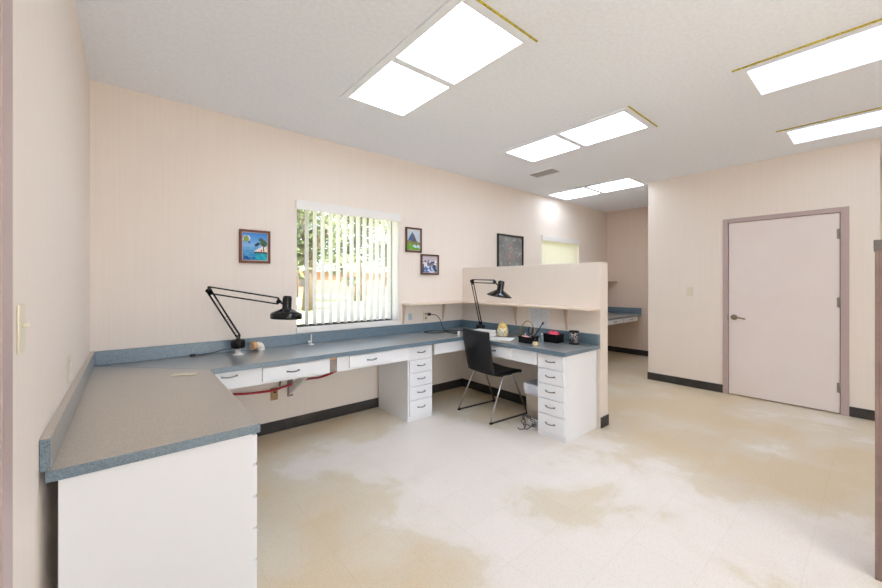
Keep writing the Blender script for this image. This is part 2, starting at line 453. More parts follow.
def blind(name, label, x0, x1, z0, z1, xs, ang, m, yv):
    t = thing(name, ((x0 + x1) / 2, 0.05, z1), label, 'blind')
    part('valance', B(x0 + .0, x1, yv, yv + .012, z1 - .075, z1 + .012, bev=.002), M['white_wood'], t)
    part('head_rail', B(x0 + .01, x1 - .02, .025, .07, z1 - .045, z1 - .003, bev=.002), M['white_wood'], t)
    for x in xs:
        s = MB()
        # gently curved vane
        w = .088; n = 6; tb = bmesh.new(); f = []
        for sgn in (1, -1):
            col = []
            for k in range(n + 1):
                u = (k / n - .5) * w; v = .006 * (1 - (2 * k / n - 1) ** 2) + sgn * .0008
                col.append((u, v))
            f.append(col)
        pts = f[0] + f[1][::-1]
        mtx = Matrix.Translation((x, .05, 0)) @ Matrix.Rotation(ang, 4, 'Z')
        s.prism(pts, z0, z1 - .045, mtx=mtx)
        part('slat', s, m, t)
    return t
blind('vertical_blind', 'white vertical blind with open vanes in the window above the counter', 1.385, 2.545, .935, 2.10,
      [1.512, 1.591, 1.669, 1.752, 1.832, 1.907, 1.982, 2.056, 2.132, 2.209, 2.283, 2.359, 2.437], math.radians(-87), M['slat'], -.03)
blind('vertical_blind', 'cream closed vertical blind in the far window behind the low partition', 5.262, 6.42, 1.53, 2.10,
      [5.31 + i * .078 for i in range(15)], math.radians(-14), M['slat_cream'], -.02)

# ------------------------------------------------------------------ ceiling fixtures
def troffer(x0, x1, y0, y1, label, strip, mid=True, lamp='diffuser'):
    t = thing('ceiling_light', ((x0 + x1) / 2, (y0 + y1) / 2, H), label, 'ceiling light', 'fluorescent ceiling lights')
    w = .052
    f = MB()
    zt, zb = H, H - .012
    f.box(x0, x0 + w, y0, y1, zb, zt, bev=.003).box(x1 - w, x1, y0, y1, zb, zt, bev=.003)
    f.box(x0 + w, x1 - w, y0, y0 + w, zb, zt, bev=.003).box(x0 + w, x1 - w, y1 - w, y1, zb, zt, bev=.003)
    part('frame', f, M['lens_frame'], t)
    ym = (y0 + y1) / 2
    if mid: part('divider', B(x0 + w, x1 - w, ym - .028, ym + .028, H - .014, H - .001, bev=.003), M['lens_frame'], t)
    spans = [(y0 + w, ym - .0285), (ym + .0285, y1 - w)] if mid else [(y0 + w, y1 - w)]
    for a, b in spans:
        part('diffuser', B(x0 + w + .001, x1 - w - .001, a, b, H - .007, H - .002), M[lamp], t)
    if strip == 'y': part('edge_strip', B(x0 - .002, x1 + .012, y0 - .008, y0 - .001, H - .009, H), M['yellow'], t, label='yellow strip along one end')
    if strip == 'x': part('edge_strip', B(x0 - .010, x0 - .002, y0, y1 + .015, H - .009, H), M['yellow'], t, label='yellow strip along one side')
    return t
troffer(1.415, 2.0, -2.22, -.893, 'large near ceiling light with two lit panels, left of centre', 'y')
troffer(3.225, 3.80, -2.215, -.885, 'two-panel ceiling light in the middle, beside the small vent', 'y')
troffer(5.225, 5.85, -1.40, -.08, 'farthest ceiling light, close to the back wall near the alcove', None, True, 'diffuser_dim2')
troffer(3.262, 3.84, -4.22, -2.885, 'larger of the two right-hand ceiling lights cut by the photo edge', 'x', False, 'diffuser_dim')
troffer(4.79, 5.36, -4.22, -2.895, 'right-hand ceiling light nearest the wall with the door', 'x', False, 'diffuser_dim')
troffer(1.415, 2.0, -5.4, -4.1, 'added fill ceiling light over the front of the room behind the viewer, left', 'y')  # out of view, added as fill light

troffer(3.262, 3.84, -6.05, -4.72, 'added fill ceiling light over the front of the room behind the viewer, middle', 'x', True, 'diffuser_dim')  # unseen fixture added to brighten the room from behind
troffer(4.79, 5.36, -6.05, -4.72, 'added fill ceiling light over the front of the room behind the viewer, right', 'x', True, 'diffuser_dim')  # another unseen fill fixture, added for its light
v = thing('ceiling_vent', (4.235, -.755, H), 'small slotted air vent in the ceiling beside the middle light', 'vent')
part('vent_frame', MB().box(4.12, 4.35, -.95, -.93, H - .01, H).box(4.12, 4.35, -.58, -.56, H - .01, H).box(4.12, 4.14, -.93, -.58, H - .01, H).box(4.33, 4.35, -.93, -.58, H - .01, H), M['lens_frame'], v)
part('vent_back', B(4.14, 4.33, -.93, -.58, H - .003, H - .001), M['dark_gap'], v)
for i in range(4):
    x = 4.165 + i * .045
    part('slat', B(x - .012, x + .012, -.93, -.58, -.0008, .0008).rot(Matrix.Translation((x, 0, H - .006)) @ Matrix.Rotation(.25, 4, 'Y') @ Matrix.Translation((-x, 0, 0))), M['grey_frame'], v)

# ------------------------------------------------------------------ worktops
G = .0008
def worktop(name, label, pts, splash, m=None):
    lo = Vector((sum(p[0] for p in pts) / len(pts), sum(p[1] for p in pts) / len(pts), CB))
    t = thing(name, lo, label, 'countertop', 'blue-grey worktops')
    o = part('top', MB().prism(pts, CB, CT, bev=.0025), [M['counter'], m or M['counter_lit']], t)
    for f in o.data.polygons:
        if f.normal.z > .9: f.material_index = 1  # up-facing faces take the lit copy, edges keep the plain laminate
    for s in splash:
        o = part('backsplash', B(*s, bev=.0025), [M['counter'], m or M['counter'], M['counter_lit']], t)
        for f in o.data.polygons:
            if f.normal.z > .5: f.material_index = 1
            elif f.normal.x > .5 and m: f.material_index = 2  # left backsplash: top and room-side face carry painted light too
worktop('worktop', 'speckled grey worktop running along the left wall in the foreground',
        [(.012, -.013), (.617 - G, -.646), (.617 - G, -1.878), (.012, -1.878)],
        [(0.0005, .0245, -1.878, -.026, CT + .0005, BT)], M['counter_warm_lit'])
worktop('worktop', 'long blue-grey speckled worktop under the window along the back wall',
        [(.012, -.001), (3.525, -.001), (2.94 - G, -.646), (.617, -.646)],
        [(.0005, 3.5, -.0255, -.0005, CT + .0005, BT)])
worktop('worktop', 'blue-grey speckled desk top against the low partition',
        [(3.525, -.004), (3.525, -1.84), (2.94, -1.84), (2.94, -.648)],
        [(3.5005, 3.5255, -1.84, -.0005, CT + .0005, BT)])
worktop('worktop', 'small blue speckled worktop in the far alcove behind the partition',
        [(4.6, -.001), (XE - .001, -.001), (XE - .001, -.655), (4.6, -.655)],
        [(4.6, XE - .03, -.0255, -.0005, CT + .0005, BT), (XE - .0265, XE - .0008, -.655, -.0005, CT + .0005, BT + .01)])

def pull(cx, cy, cz, axis, n, parent, m=None, L=.042):
    """bow handle: axis 'x' or 'y' = direction of its length, n = outward sign"""
    pts = []
    for k in range(9):
        a = -1 + 2 * k / 8
        u = a * L; o = .022 * (1 - abs(a) ** 3.0)
        pts.append((cx + u, cy + n * o, cz - .003 * (1 - a * a)) if axis == 'x' else (cx + n * o, cy + u, cz - .003 * (1 - a * a)))
    mb = MB().tube(pts, .0042, 8)
    for s in (-1, 1):
        p = Vector((cx, cy, cz)) + (Vector((s * L, 0, 0)) if axis == 'x' else Vector((0, s * L, 0)))
        mb.box(p.x - .006, p.x + .006, p.y - .006, p.y + .006, p.z - .006, p.z + .006, bev=.002)
    return part('handle', mb, m or M['pull'], parent)

def cabinet_x(name, label, x0, x1, y0, y1, zs, face):
    """drawers face +x or -x"""
    t = thing(name, ((x0 + x1) / 2, (y0 + y1) / 2, 0), label, 'drawer cabinet', 'white five-drawer cabinets')
    b = MB()
    b.box(x0, x1, y0, y1, 0.0, CB - .001, bev=.001)
    part('body', b, M['white'], t)
    xf = x1 if face > 0 else x0
    for zt, zb in zs:
        a, c = (xf + .0005, xf + .019) if face > 0 else (xf - .019, xf - .0005)
        d = part('drawer', B(a, c, y0 + .012, y1 - .012, zb + .005, zt - .005, bev=.003), M['white'], t)
        pull(xf + face * .019, (y0 + y1) / 2, (zt + zb) / 2 + .005, 'y', face, d)
    return t
def cabinet_y(name, label, x0, x1, y0, y1, zs):
    t = thing(name, ((x0 + x1) / 2, (y0 + y1) / 2, 0), label, 'drawer cabinet', 'white five-drawer cabinets')
    part('body', B(x0, x1, y0, y1, 0.0, CB - .001, bev=.001), M['white'], t)
    for zt, zb in zs:
        d = part('drawer', B(x0 + .012, x1 - .012, y0 - .019, y0 - .0005, zb + .005, zt - .005, bev=.003), M['white'], t)
        pull((x0 + x1) / 2, y0 - .019, (zt + zb) / 2 + .005, 'x', -1, d)
    return t
ZS = [(.724, .594), (.594, .466), (.466, .335), (.335, .202), (.202, .045)]
cabinet_x('drawer_cabinet', 'white drawer cabinet under the foreground end of the left worktop', .039, .592, -1.862, -1.45, [(.72, .594), (.594, .463), (.463, .332), (.332, .201), (.201, .045)], 1)
cabinet_y('drawer_cabinet', 'narrow white five-drawer cabinet under the window worktop', 2.255, 2.552, -.576, -.03, ZS)
cabinet_x('drawer_cabinet', 'white five-drawer cabinet under the free end of the partition desk', 2.995, 3.515, -1.812, -1.535, ZS, -1)

def rail_x(label, x0, x1, yf, z0, drawers, kname='drawer_rail'):
    t = thing(kname, ((x0 + x1) / 2, yf, z0), label, 'drawer rail', 'white drawer rails')
    part('panel', B(x0, x1, yf, yf + .018, z0, CB - .001, bev=.001), M['white'], t)
    for a, b, zb, zt in drawers:
        part('drawer_box', B(a + .02, b - .02, yf + .0185, yf + .42, z0 + .005, CB - .004), M['white'], t)
        d = part('drawer', B(a, b, yf - .018, yf - .0005, zb, zt, bev=.003), M['white'], t)
        pull((a + b) / 2, yf - .018, (zb + zt) / 2, 'x', -1, d)
    return t
r1 = rail_x('white rail with one drawer and a grey pull near the room corner', .600, 1.456, -.615, .605, [(.945, 1.372, .625, .722)])
pull(.735, -.6155, .695, 'x', -1, r1, M['pullgrey'], .045)
rail_x('white rail with one drawer left of the narrow cabinet', 1.516, 2.252, -.615, .605, [(1.622, 2.045, .622, .722)])
rail_x('plain white rail behind the chair, right of the narrow cabinet', 2.555, 2.975, -.615, .618, [])
def rail_y(label, y0, y1, xf, z0, drawers):
    t = thing('drawer_rail', (xf, (y0 + y1) / 2, z0), label, 'drawer rail', 'white drawer rails')
    part('panel', B(xf, xf + .018, y0, y1, z0, CB - .001, bev=.001), M['white'], t)
    for a, b, zb, zt in drawers:
        part('drawer_box', B(xf + .0185, xf + .42, a + .02, b - .02, z0 + .005, CB - .004), M['white'], t)
        d = part('drawer', B(xf - .018, xf - .0005, a, b, zb, zt, bev=.003), M['white'], t)
        pull(xf - .018, (a + b) / 2, (zb + zt) / 2, 'y', -1, d)
rail_y('white rail with a shallow drawer beside the black chair', -1.533, -.618, 2.978, .608, [(-1.245, -.80, .625, .722)])
tl = thing('drawer_rail', (.58, -1.05, .605), 'white rail under the left worktop beyond its drawer cabinet', 'drawer rail')
part('panel', B(.574, .592, -1.448, -.60, .605, CB - .001, bev=.001), M['white'], tl)
t = thing('drawer_rail', (6.03, -.63, .65), 'white rail with small drawers under the far alcove worktop', 'drawer rail')
part('panel', B(4.62, 7.31, -.635, -.617, .65, CB - .001, bev=.001), M['white'], t)
for a in (4.80, 5.45, 6.12, 6.74):
    d = part('drawer', B(a, a + .56, -.652, -.6355, .66, .722, bev=.002), M['white'], t)
    pull(a + .28, -.652, .692, 'x', -1, d)

# steel bracket in the gap between the rails, braces
t = thing('support_bracket', (1.486, -.6, .61), 'grey support plate filling the gap in the white rail under the window', 'bracket')
part('plate', B(1.459, 1.513, -.60, -.594, .605, CB - .02), M['steel'], t)
part('wood_spacer', B(1.461, 1.511, -.612, -.58, CB - .0195, CB - .001), M['amber'], t, label='orange wood spacer')
t = thing('support_brace', (1.34, -.2, .34), 'white diagonal brace under the window worktop by the red hose', 'bracket')
mb = MB().prism([(-.02, .32), (-.02, .40), (-.42, .605), (-.52, .605)], 1.325, 1.35)
mb.rot(Matrix(((0, 0, 1, 0), (1, 0, 0, 0), (0, 1, 0, 0), (0, 0, 0, 1))))
part('brace', mb, M['white_wood'], t)
part('wall_plate', B(1.315, 1.36, -.018, -.001, .30, .60), M['steel'], t)
# red hose
single('hose', MB().tube([(.66, -.04, .47), (.78, -.04, .43), (.88, -.04, .412), (1.0, -.05, .399), (1.156, -.08, .399), (1.241, -.08, .411), (1.293, -.085, .421), (1.338, -.09, .435), (1.383, -.10, .447), (1.412, -.14, .461), (1.427, -.26, .495), (1.452, -.40, .529), (1.49, -.50, .567), (1.53, -.56, .60)], .010, 10, sm=5), M['red'],
       'red hose hanging along the wall below the window worktop', 'hose')

# ------------------------------------------------------------------ partition shelf
t = thing('wall_shelf', (3.2, -.1, 1.09), 'long cream L-shaped shelf along the back wall and the partition', 'shelf')
D = .17
pts = [(2.575, -.001), (PX0 - .001, -.001), (PX0 - .001, -1.838)]
for k in range(7):
    a = k / 6 * PI / 2
    pts.append((PX0 - .06 - .11 * math.sin(a) , -1.838 + .06 * (1 - math.cos(a)) + 0))
pts += [(PX0 - D, -D), (2.575, -D)]
part('board', MB().prism(pts, 1.088, 1.108, bev=.003), M['shelf'], t)
def tri_bracket(x, y, axis):
    mb = MB()
    p = [(0, 1.087), (.055, 1.087), (.055, 1.077), (.012, .89), (.004, .87), (0, .87)]
    b = bmesh.new()
    vs = []
    for s in (-.007, .007):
        vs.append([b.verts.new((x - u, y + s, z)) if axis == 'x' else b.verts.new((x + s, y - u, z)) for u, z in p])
    n = len(p); b.faces.new(vs[0]); b.faces.new(vs[1][::-1])
    for i in range(n): b.faces.new((vs[0][i], vs[0][(i + 1) % n], vs[1][(i + 1) % n], vs[1][i]))
    bmesh.ops.recalc_face_normals(b, faces=b.faces); mb.merge(b)
    part('bracket', mb, M['bracket'], t)
tri_bracket(PX0 - .001, -.876, 'x'); tri_bracket(PX0 - .001, -1.502, 'x')
tri_bracket(3.18, -.001, 'y'); tri_bracket(2.59, -.001, 'y')

t = thing('wall_shelf', (6.6, -.1, 1.355), 'small shelf on the far alcove wall above its worktop', 'shelf')
part('board', B(5.9, XE - .001, -.21, -.001, 1.355, 1.378, bev=.002), M['bracket'], t)
part('cleat', B(5.9, XE - .001, -.016, -.001, 1.335, 1.3545, bev=.002), M['bracket'], t)

# ------------------------------------------------------------------ pictures
def picture(label, x0, x1, z0, z1, fn, fm, fw=.018, liner=True, tilt=0):
    t = thing('framed_picture', ((x0 + x1) / 2, 0, z0), label, 'picture', 'framed pictures on the back wall')
    f = MB(); y0, y1 = -.024, -.001
    f.box(x0, x1, y0, y1, z1 - fw, z1, bev=.003).box(x0, x1, y0, y1, z0, z0 + fw, bev=.003)
    f.box(x0, x0 + fw, y0, y1, z0 + fw, z1 - fw, bev=.003).box(x1 - fw, x1, y0, y1, z0 + fw, z1 - fw, bev=.003)
    part('frame', f, fm, t)
    a = fw
    if liner:
        l = MB(); q = .006
        l.box(x0 + a, x1 - a, -.016, -.004, z1 - a - q, z1 - a).box(x0 + a, x1 - a, -.016, -.004, z0 + a, z0 + a + q)
        l.box(x0 + a, x0 + a + q, -.016, -.004, z0 + a, z1 - a).box(x1 - a - q, x1 - a, -.016, -.004, z0 + a, z1 - a)
        part('liner', l, M['liner'], t)
    n = 56; b = bmesh.new(); org = ORG[t.name]
    xs = [x0 + a + (x1 - x0 - 2 * a) * i / n for i in range(n + 1)]; zz = [z0 + a + (z1 - z0 - 2 * a) * i / n for i in range(n + 1)]
    V = [[b.verts.new((x - org.x, -.010 - org.y, z - org.z)) for x in xs] for z in zz]
    cl = b.loops.layers.float_color.new('Col')
    for j in range(n):
        for i in range(n):
            fc = b.faces.new((V[j][i], V[j][i + 1], V[j + 1][i + 1], V[j + 1][i]))
            c = fn((i + .5) / n, (j + .5) / n)
            for lp in fc.loops: lp[cl] = lin(*c)
    # thickness
    r = bmesh.ops.extrude_face_region(b, geom=list(b.faces))
    bmesh.ops.translate(b, vec=(0, .006, 0), verts=[g for g in r['geom'] if isinstance(g, bmesh.types.BMVert)])
    bmesh.ops.recalc_face_normals(b, faces=b.faces)
    me = bpy.data.meshes.new('canvas'); b.to_mesh(me); b.free(); me.materials.append(M['painted'])
    o = bpy.data.objects.new('canvas', me); COL.objects.link(o); o.parent = t
def mixc(a, b, t): t = max(0, min(1, t)); return tuple(a[k] + (b[k] - a[k]) * t for k in range(3))
from mathutils import noise as _nz
def hsh(u, v, s=1.0):
    return max(-1, min(1, 1.6 * _nz.noise(Vector((u * 7 * s + 3.1, v * 7 * s + 1.7, 2.3))) + .8 * _nz.noise(Vector((u * 17 * s, v * 17 * s, 5.1)))))
def sea(u, v):
    c = mixc((150, 195, 235), (70, 140, 220), (v - .5) * 2 + .2 * u)
    if v < .5: c = mixc((40, 130, 190), (120, 180, 225), v * 2 - .1 + .3 * (hsh(u, v * 2) > .3))
    if v < .16 and hsh(u * 1.3, v * 3) > 0: c = (20, 90, 150)
    if v > .72 and hsh(u * .5 + .1, v * .6) > .45: c = (226, 236, 244)
    if (u - .17) ** 2 / .01 + (v - .76) ** 2 / .012 < 1: c = (150, 170, 90)
    if (u - .28) ** 2 / .002 + (v - .64) ** 2 / .001 < 1: c = (40, 90, 130)
    if u > .46 and .3 < v < .52 and v < .3 + (u - .4) * .6: c = (236, 226, 218)
    if u > .46 and .26 < v < .33: c = (60, 66, 60)
    if u > .5 and v < .26: c = mixc((20, 150, 180), (60, 190, 200), .5 + .5 * hsh(u, v * 2))
    for px, py, r in ((.55, .56, .06), (.62, .6, .05), (.78, .66, .11), (.7, .74, .07), (.86, .6, .09)):
        if (u - px) ** 2 + (v - py) ** 2 < r * r * (1 + .6 * hsh(u, v, 2)): c = (70, 104, 74) if r > .06 else (44, 70, 84)
    if abs(u - .82 + .1 * (v - .5)) < .02 and .32 < v < .62: c = (96, 72, 52)
    if abs(u - .74) < .03 and .3 < v < .4: c = (200, 80, 100)
    return c
def mountain(u, v):
    c = mixc((176, 198, 220), (206, 214, 220), v)
    r = .86 - abs(u - .42) * 1.15 + .04 * hsh(u, .3)
    if v < r: c = mixc((62, 96, 160), (96, 112, 140), .5 + .5 * hsh(u, v, 1.3)) if u < .45 else mixc((90, 84, 110), (130, 110, 100), .5 + .5 * hsh(u, v))
    if v < .5 - .15 * u + .12 * max(0, u - .5): c = mixc((110, 130, 80), (150, 140, 90), .5 + .5 * hsh(u, v))
    if v < .36 - .2 * u + .04 * hsh(u, 0): c = mixc((86, 160, 44), (120, 180, 60), .5 + .5 * hsh(u, v))
    if u > .45 and v < .28 and v > .1 - .05 * u + .02 and abs(v - .2) < .07 + .04 * hsh(u, v): c = (196, 214, 232)
    if v < .08: c = (120, 150, 90)
    return c
def snow(u, v):
    c = mixc((214, 186, 190), (196, 186, 200), v)
    if v < .72 + .07 * hsh(u * .7, .2): c = (232, 228, 232) if hsh(u, v, .9) > -.1 else (110, 116, 140)
    if .55 < v < .68 and hsh(u, v, 1.2) > .1: c = (78, 84, 110)
    if v < .34 + .08 * hsh(u * .6, .9): c = (96, 126, 176) if hsh(u, v, 1.1) > -.25 else (214, 222, 236)
    if u > .68 and v < .48 and hsh(u, v) > -.4: c = (60, 76, 104)
    if u < .12 and v < .5: c = (70, 84, 116)
    return c
def greyprint(u, v):
    c = mixc((124, 126, 126), (150, 152, 150), .5 + .5 * hsh(u * .5, v * .5))
    d = math.hypot(u - .5, (v - .55) * 1.1)
    if abs(d - .2) < .015 or abs(u - .5) < .012 and d < .3: c = (168, 134, 134)
    if d < .1: c = mixc((176, 130, 134), c, d / .1)
    if hsh(u, v, 1.7) > .75: c = (170, 172, 170)
    return c
picture('square seaside painting in a reddish wood frame left of the window', .918, 1.165, 1.512, 1.797, sea, M['frame_brown'], .019)
picture('upright painting of a blue mountain and green meadow right of the window', 2.619, 2.846, 1.697, 1.981, mountain, M['frame_dark'])
picture('small painting of snowy peaks hung lower right of the mountain painting', 2.838, 3.108, 1.440, 1.682, snow, M['frame_dark'])
picture('large grey print in a thin black frame above the partition', 4.19, 4.776, 1.46, 2.043, greyprint, M['frame_black'], .026, False)

# ------------------------------------------------------------------ switches and outlets
def outlet_y(name, label, x, z, w=.07, h=.115, m=None, slots=True, cat='outlet'):
    t = thing(name, (x, 0, z - h / 2), label, cat)
    part('plate', B(x - w / 2, x + w / 2, -.007, -.0005, z - h / 2, z + h / 2, bev=.002), m or M['ivory'], t)
    if slots:
        for dz in (-.024, .024): part('socket', B(x - .016, x + .016, -.0085, -.0065, z + dz - .014, z + dz + .014, bev=.0005), M['ivory_dark'], t)
    return t
o = thing('light_switch', (0, -2.143, 1.165), 'ivory light switch plate on the left wall by the door casing', 'light switch')
part('plate', B(.0005, .005, -2.165, -2.095, 1.165, 1.285, bev=.0015), M['ivory'], o)
part('toggle', B(.005, .018, -2.135, -2.127, 1.228, 1.238, bev=.002), M['ivory'], o)
o = thing('wall_outlet', (0, -1.168, .893), 'ivory outlet on the left wall just above the worktop', 'outlet')
part('plate', B(.0005, .005, -1.215, -1.12, .893, 1.016, bev=.0015), M['ivory'], o)
for z in (.92, .975): part('socket', B(.0045, .010, -1.185, -1.15, z - .016, z + .016, bev=.002), M['offwhite'], o)
o = thing('light_switch', (XD, -1.918, 1.17), 'ivory light switch on the wall left of the pink door', 'light switch')
part('plate', B(XD - .007, XD - .0005, -1.955, -1.883, 1.17, 1.285, bev=.002), M['ivory'], o)
part('toggle', B(XD - .02, XD - .007, -1.925, -1.913, 1.218, 1.238, bev=.002), M['ivory'], o)
outlet_y('wall_outlet', 'ivory outlet with a black plug under the shelf on the back wall', 2.915, .945)
o = outlet_y('junction_box', 'tan electrical box on the wall below the window worktop', 1.20, .345, .062, .11, M['brown_plate'], False, 'junction box')
part('knockout', MB().lathe([(0, 0), (.009, 0), (.009, .004), (0, .004)], 14, Matrix.Translation((1.205, -.007, .36)) @ Matrix.Rotation(PI / 2, 4, 'X')), M['dark_gap'], o)
part('conduit', MB().tube([(1.245, -.008, .41), (1.25, -.02, .46), (1.25, -.02, .60)], .009, 8), M['steel'], o)

# plug + cord from outlet to second lamp
CORD2 = (MB().box(2.935, 2.967, -.045, -.0087, .950, .982, bev=.006), MB().tube([(2.95, -.045, .966), (3.01, -.085, .955), (3.06, -.10, .90), (3.08, -.13, .80), (3.06, -.20, CT + .006), (2.95, -.26, CT + .004), (2.84, -.20, CT + .004), (2.82, -.10, CT + .004), (2.93, -.07, CT + .004), (3.04, -.20, CT + .009), (3.10, -.33, CT + .004), (3.03, -.42, CT + .004), (2.97, -.36, CT + .012),
     (3.02, -.22, CT + .015), (3.12, -.16, CT + .004), (3.22, -.26, CT + .004), (3.28, -.42, CT + .004), (3.29, -.50, CT + .004)], .0045, 8, sm=6))
single('sticker', B(2.665, 2.715, -.003, -.0005, .91, .985, bev=.0008), M['blue_tape'], 'pale blue sticker on the back wall under the left end of the shelf', 'sticker')

# ------------------------------------------------------------------ lamps
def arm_pair(P, Q, off, r, name, t, springs=True):
    P, Q = Vector(P), Vector(Q)
    mb = MB()
    for s in (-1, 1): mb.tube([P + Vector(off) * s, Q + Vector(off) * s], r, 8)
    part(name, mb, M['black_enamel'], t)

def desk_lamp(label, base, elbow, head, shade_c, shade_prof, neck_top, white_base, tilt, gap2=.034):
    t = thing('desk_lamp', (base[0], base[1], CT), label, 'desk lamp', 'black swing-arm lamps')
    b = Vector(base); e = Vector(elbow); h = Vector(head)
    if white_base:
        part('foot', MB().lathe([(0, 0), (.040, 0), (.040, .006), (.022, .009), (.019, .052), (0, .052)], 24, Matrix.Translation((b.x, b.y, CT + .0006))), M['offwhite'], t, label='white foot')
        z0 = CT + .053
    else:
        z0 = CT + .001
    part('clamp', MB().lathe([(0, z0), (.046, z0), (.052, z0 + .012), (.052, b.z - .012), (.044, b.z), (0, b.z)], 24, Matrix.Translation((b.x, b.y, 0))), M['black_plastic'], t)
    side = (e - b).cross(h - e).normalized() if (e - b).cross(h - e).length > 1e-4 else Vector((0, 1, 0))
    # lower arm: two parallel rods in the arm plane, plus springs
    def rods(P, Q, name, gap, r=.0058):
        d = (Q - P).normalized(); n = side.cross(d).normalized()
        mb = MB()
        for s in (-.5, .5):
            mb.tube([P + n * gap * s, Q + n * gap * s], r, 8)
        mb.tube([P - n * gap * .5 , P + n * gap * .5], r * 1.3, 8); mb.tube([Q - n * gap * .5, Q + n * gap * .5], r * 1.3, 8)
        return part(name, mb, M['black_enamel'], t), d, n
    pv = b + Vector((0, 0, .028))
    part('pivot', MB().box(b.x - .014, b.x + .014, b.y - .014, b.y + .014, b.z - .004, b.z + .035, bev=.004), M['black_enamel'], t)
    lo, d, n = rods(pv, e, 'lower_arm', .030 if white_base else .045, .007 if white_base else .006)
    up, d2, n2 = rods(e, h, 'upper_arm', gap2)
    # springs beside the lower arm
    for s in (-1, 1):
        P = pv + side * .014 * s + d * .02; Q = pv + side * .014 * s + d * .2
        pts = []
        for k in range(60):
            a = k * .9; pts.append(P + (Q - P) * (k / 59) + (side * math.cos(a) + n * math.sin(a)) * .006)
        part('spring', MB().tube(pts, .0016, 5), M['pull'], t)
    for s_, q_ in ((e, 'elbow_plate'), (h, 'head_plate')):
        dd = (e - b).normalized() if s_ is e else (h - e).normalized(); nn = side.cross(dd).normalized()
        a_, b_, c_ = (s_ - nn * .026 - dd * .004, s_ + nn * .026 + dd * .004, s_ - dd * .045 if s_ is e else s_ + dd * .03)
        pl = bmesh.new(); lo_ = [pl.verts.new(p_ - side * .003) for p_ in (a_, b_, c_)]; hi_ = [pl.verts.new(p_ + side * .003) for p_ in (a_, b_, c_)]
        pl.faces.new(lo_[::-1]); pl.faces.new(hi_)
        for i_ in range(3): pl.faces.new((lo_[i_], lo_[(i_ + 1) % 3], hi_[(i_ + 1) % 3], hi_[i_]))
        bmesh.ops.recalc_face_normals(pl, faces=pl.faces); mp_ = MB(); mp_.merge(pl); part(q_, mp_, M['black_enamel'], t)
    part('elbow_joint', MB().tube([e - side * .02, e + side * .02], .014, 12), M['black_enamel'], t)
    part('head_joint', MB().tube([h - side * .016, h + side * .016], .012, 12), M['black_enamel'], t)
    sc = Vector(shade_c)
    mtx = Matrix.Translation(sc) @ Matrix.Rotation(tilt[0], 4, 'X') @ Matrix.Rotation(tilt[1], 4, 'Y')
    part('shade', MB().lathe(shade_prof, 40, mtx), M['black_enamel'], t)
    nt = mtx @ Vector((0, 0, neck_top * .55))
    part('swivel', MB().tube([h, h.lerp(nt, .5) + Vector((0, 0, .004)), nt], .008, 8), M['black_enamel'], t)
    part('bulb', MB().lathe([(0, .018), (.02, .022), (.03, .04), (.026, .062), (.014, .085), (0, .088)], 20, mtx), M['offwhite'], t, label='white bulb')
    return t
# profile: outer shell then inner shell (closed thickness)
prof1 = [(.112, 0), (.116, .004), (.116, .036), (.106, .047), (.066, .066), (.036, .078), (.034, .09), (.034, .16), (.028, .177), (0, .179),
         ][::1] + [(0, .170), (.024, .168), (.028, .09), (.032, .074), (.062, .060), (.102, .041), (.108, .004), (.112, 0)]
L1 = desk_lamp('black swing-arm lamp standing on a white foot at the left of the back worktop', (.872, -.2, .888), (.655, -.30, 1.287), (1.088, -.50, 1.200),
          (1.135, -.545, 1.062), prof1, .16, True, (0, math.radians(3)), .055)
prof2 = [(.128, 0), (.130, .004), (.100, .026), (.060, .050), (.036, .062), (.034, .07), (.034, .145), (.028, .158), (0, .160),
         (0, .154), (.026, .150), (.029, .066), (.056, .046), (.100, .021), (.128, 0)]
L2 = desk_lamp('black swing-arm lamp in the corner behind the chair by the partition', (3.29, -.545, .862), (3.20, -.50, 1.362), (3.10, -.93, 1.352),
          (3.09, -1.0, 1.205), prof2, .14, False, (math.radians(9), math.radians(3)))

cd = part('cord', CORD2[1], M['cable'], L2)
part('plug', CORD2[0], M['cable'], cd)
lc = part('cord', MB().tube([(.83, -.17, CT + .05), (.79, -.10, CT + .035), (.74, -.06, CT + .018), (.68, -.05, CT + .008), (.63, -.06, CT + .006), (.60, -.055, CT + .009)], .004, 8, sm=6), M['cable_grey'], L1, label='thin dark cord')
part('plug', B(.565, .602, -.066, -.044, CT + .0008, CT + .018, bev=.004), M['cable'], lc)
# pvc elbow with amber end
p = thing('pipe_elbow', (1.03, -.09, CT), 'white plastic pipe elbow with an orange open end beside the left lamp', 'pipe fitting')
part('pipe', MB().tube([(1.068, -.09, CT + .001), (1.068, -.09, CT + .014), (1.062, -.092, CT + .032), (1.048, -.097, CT + .042), (1.03, -.104, CT + .043), (1.018, -.108, CT + .043)], .03, 20, rads=[.034, .033, .03, .03, .03, .03], sm=3), M['pvc'], p)
part('ring', MB().tube([(1.022, -.107, CT + .043), (.990, -.119, CT + .043)], .033, 20), M['amber'], p, label='orange ring')
part('opening', MB().tube([(.9905, -.1188, CT + .043), (.989, -.1194, CT + .043)], .025, 20), M['bracket'], p)
# small white hook / stand under the window
h = thing('tap_hook', (1.49, -.12, CT), 'thin white hooked rod standing on the worktop below the window', 'hook')
part('rod', MB().tube([(1.492, -.12, CT + .004), (1.492, -.12, CT + .06), (1.492, -.12, CT + .10)], .005, 10), M['offwhite'], h)
part('foot', MB().lathe([(0, 0), (.026, 0), (.024, .008), (.008, .014), (0, .016)], 18, Matrix.Translation((1.492, -.12, CT + .0006))), M['offwhite'], h)
part('knob', MB().lathe([(0, -.012), (.01, -.008), (.012, 0), (.01, .008), (0, .012)], 14, Matrix.Translation((1.472, -.125, CT + .032))), M['offwhite'], h)
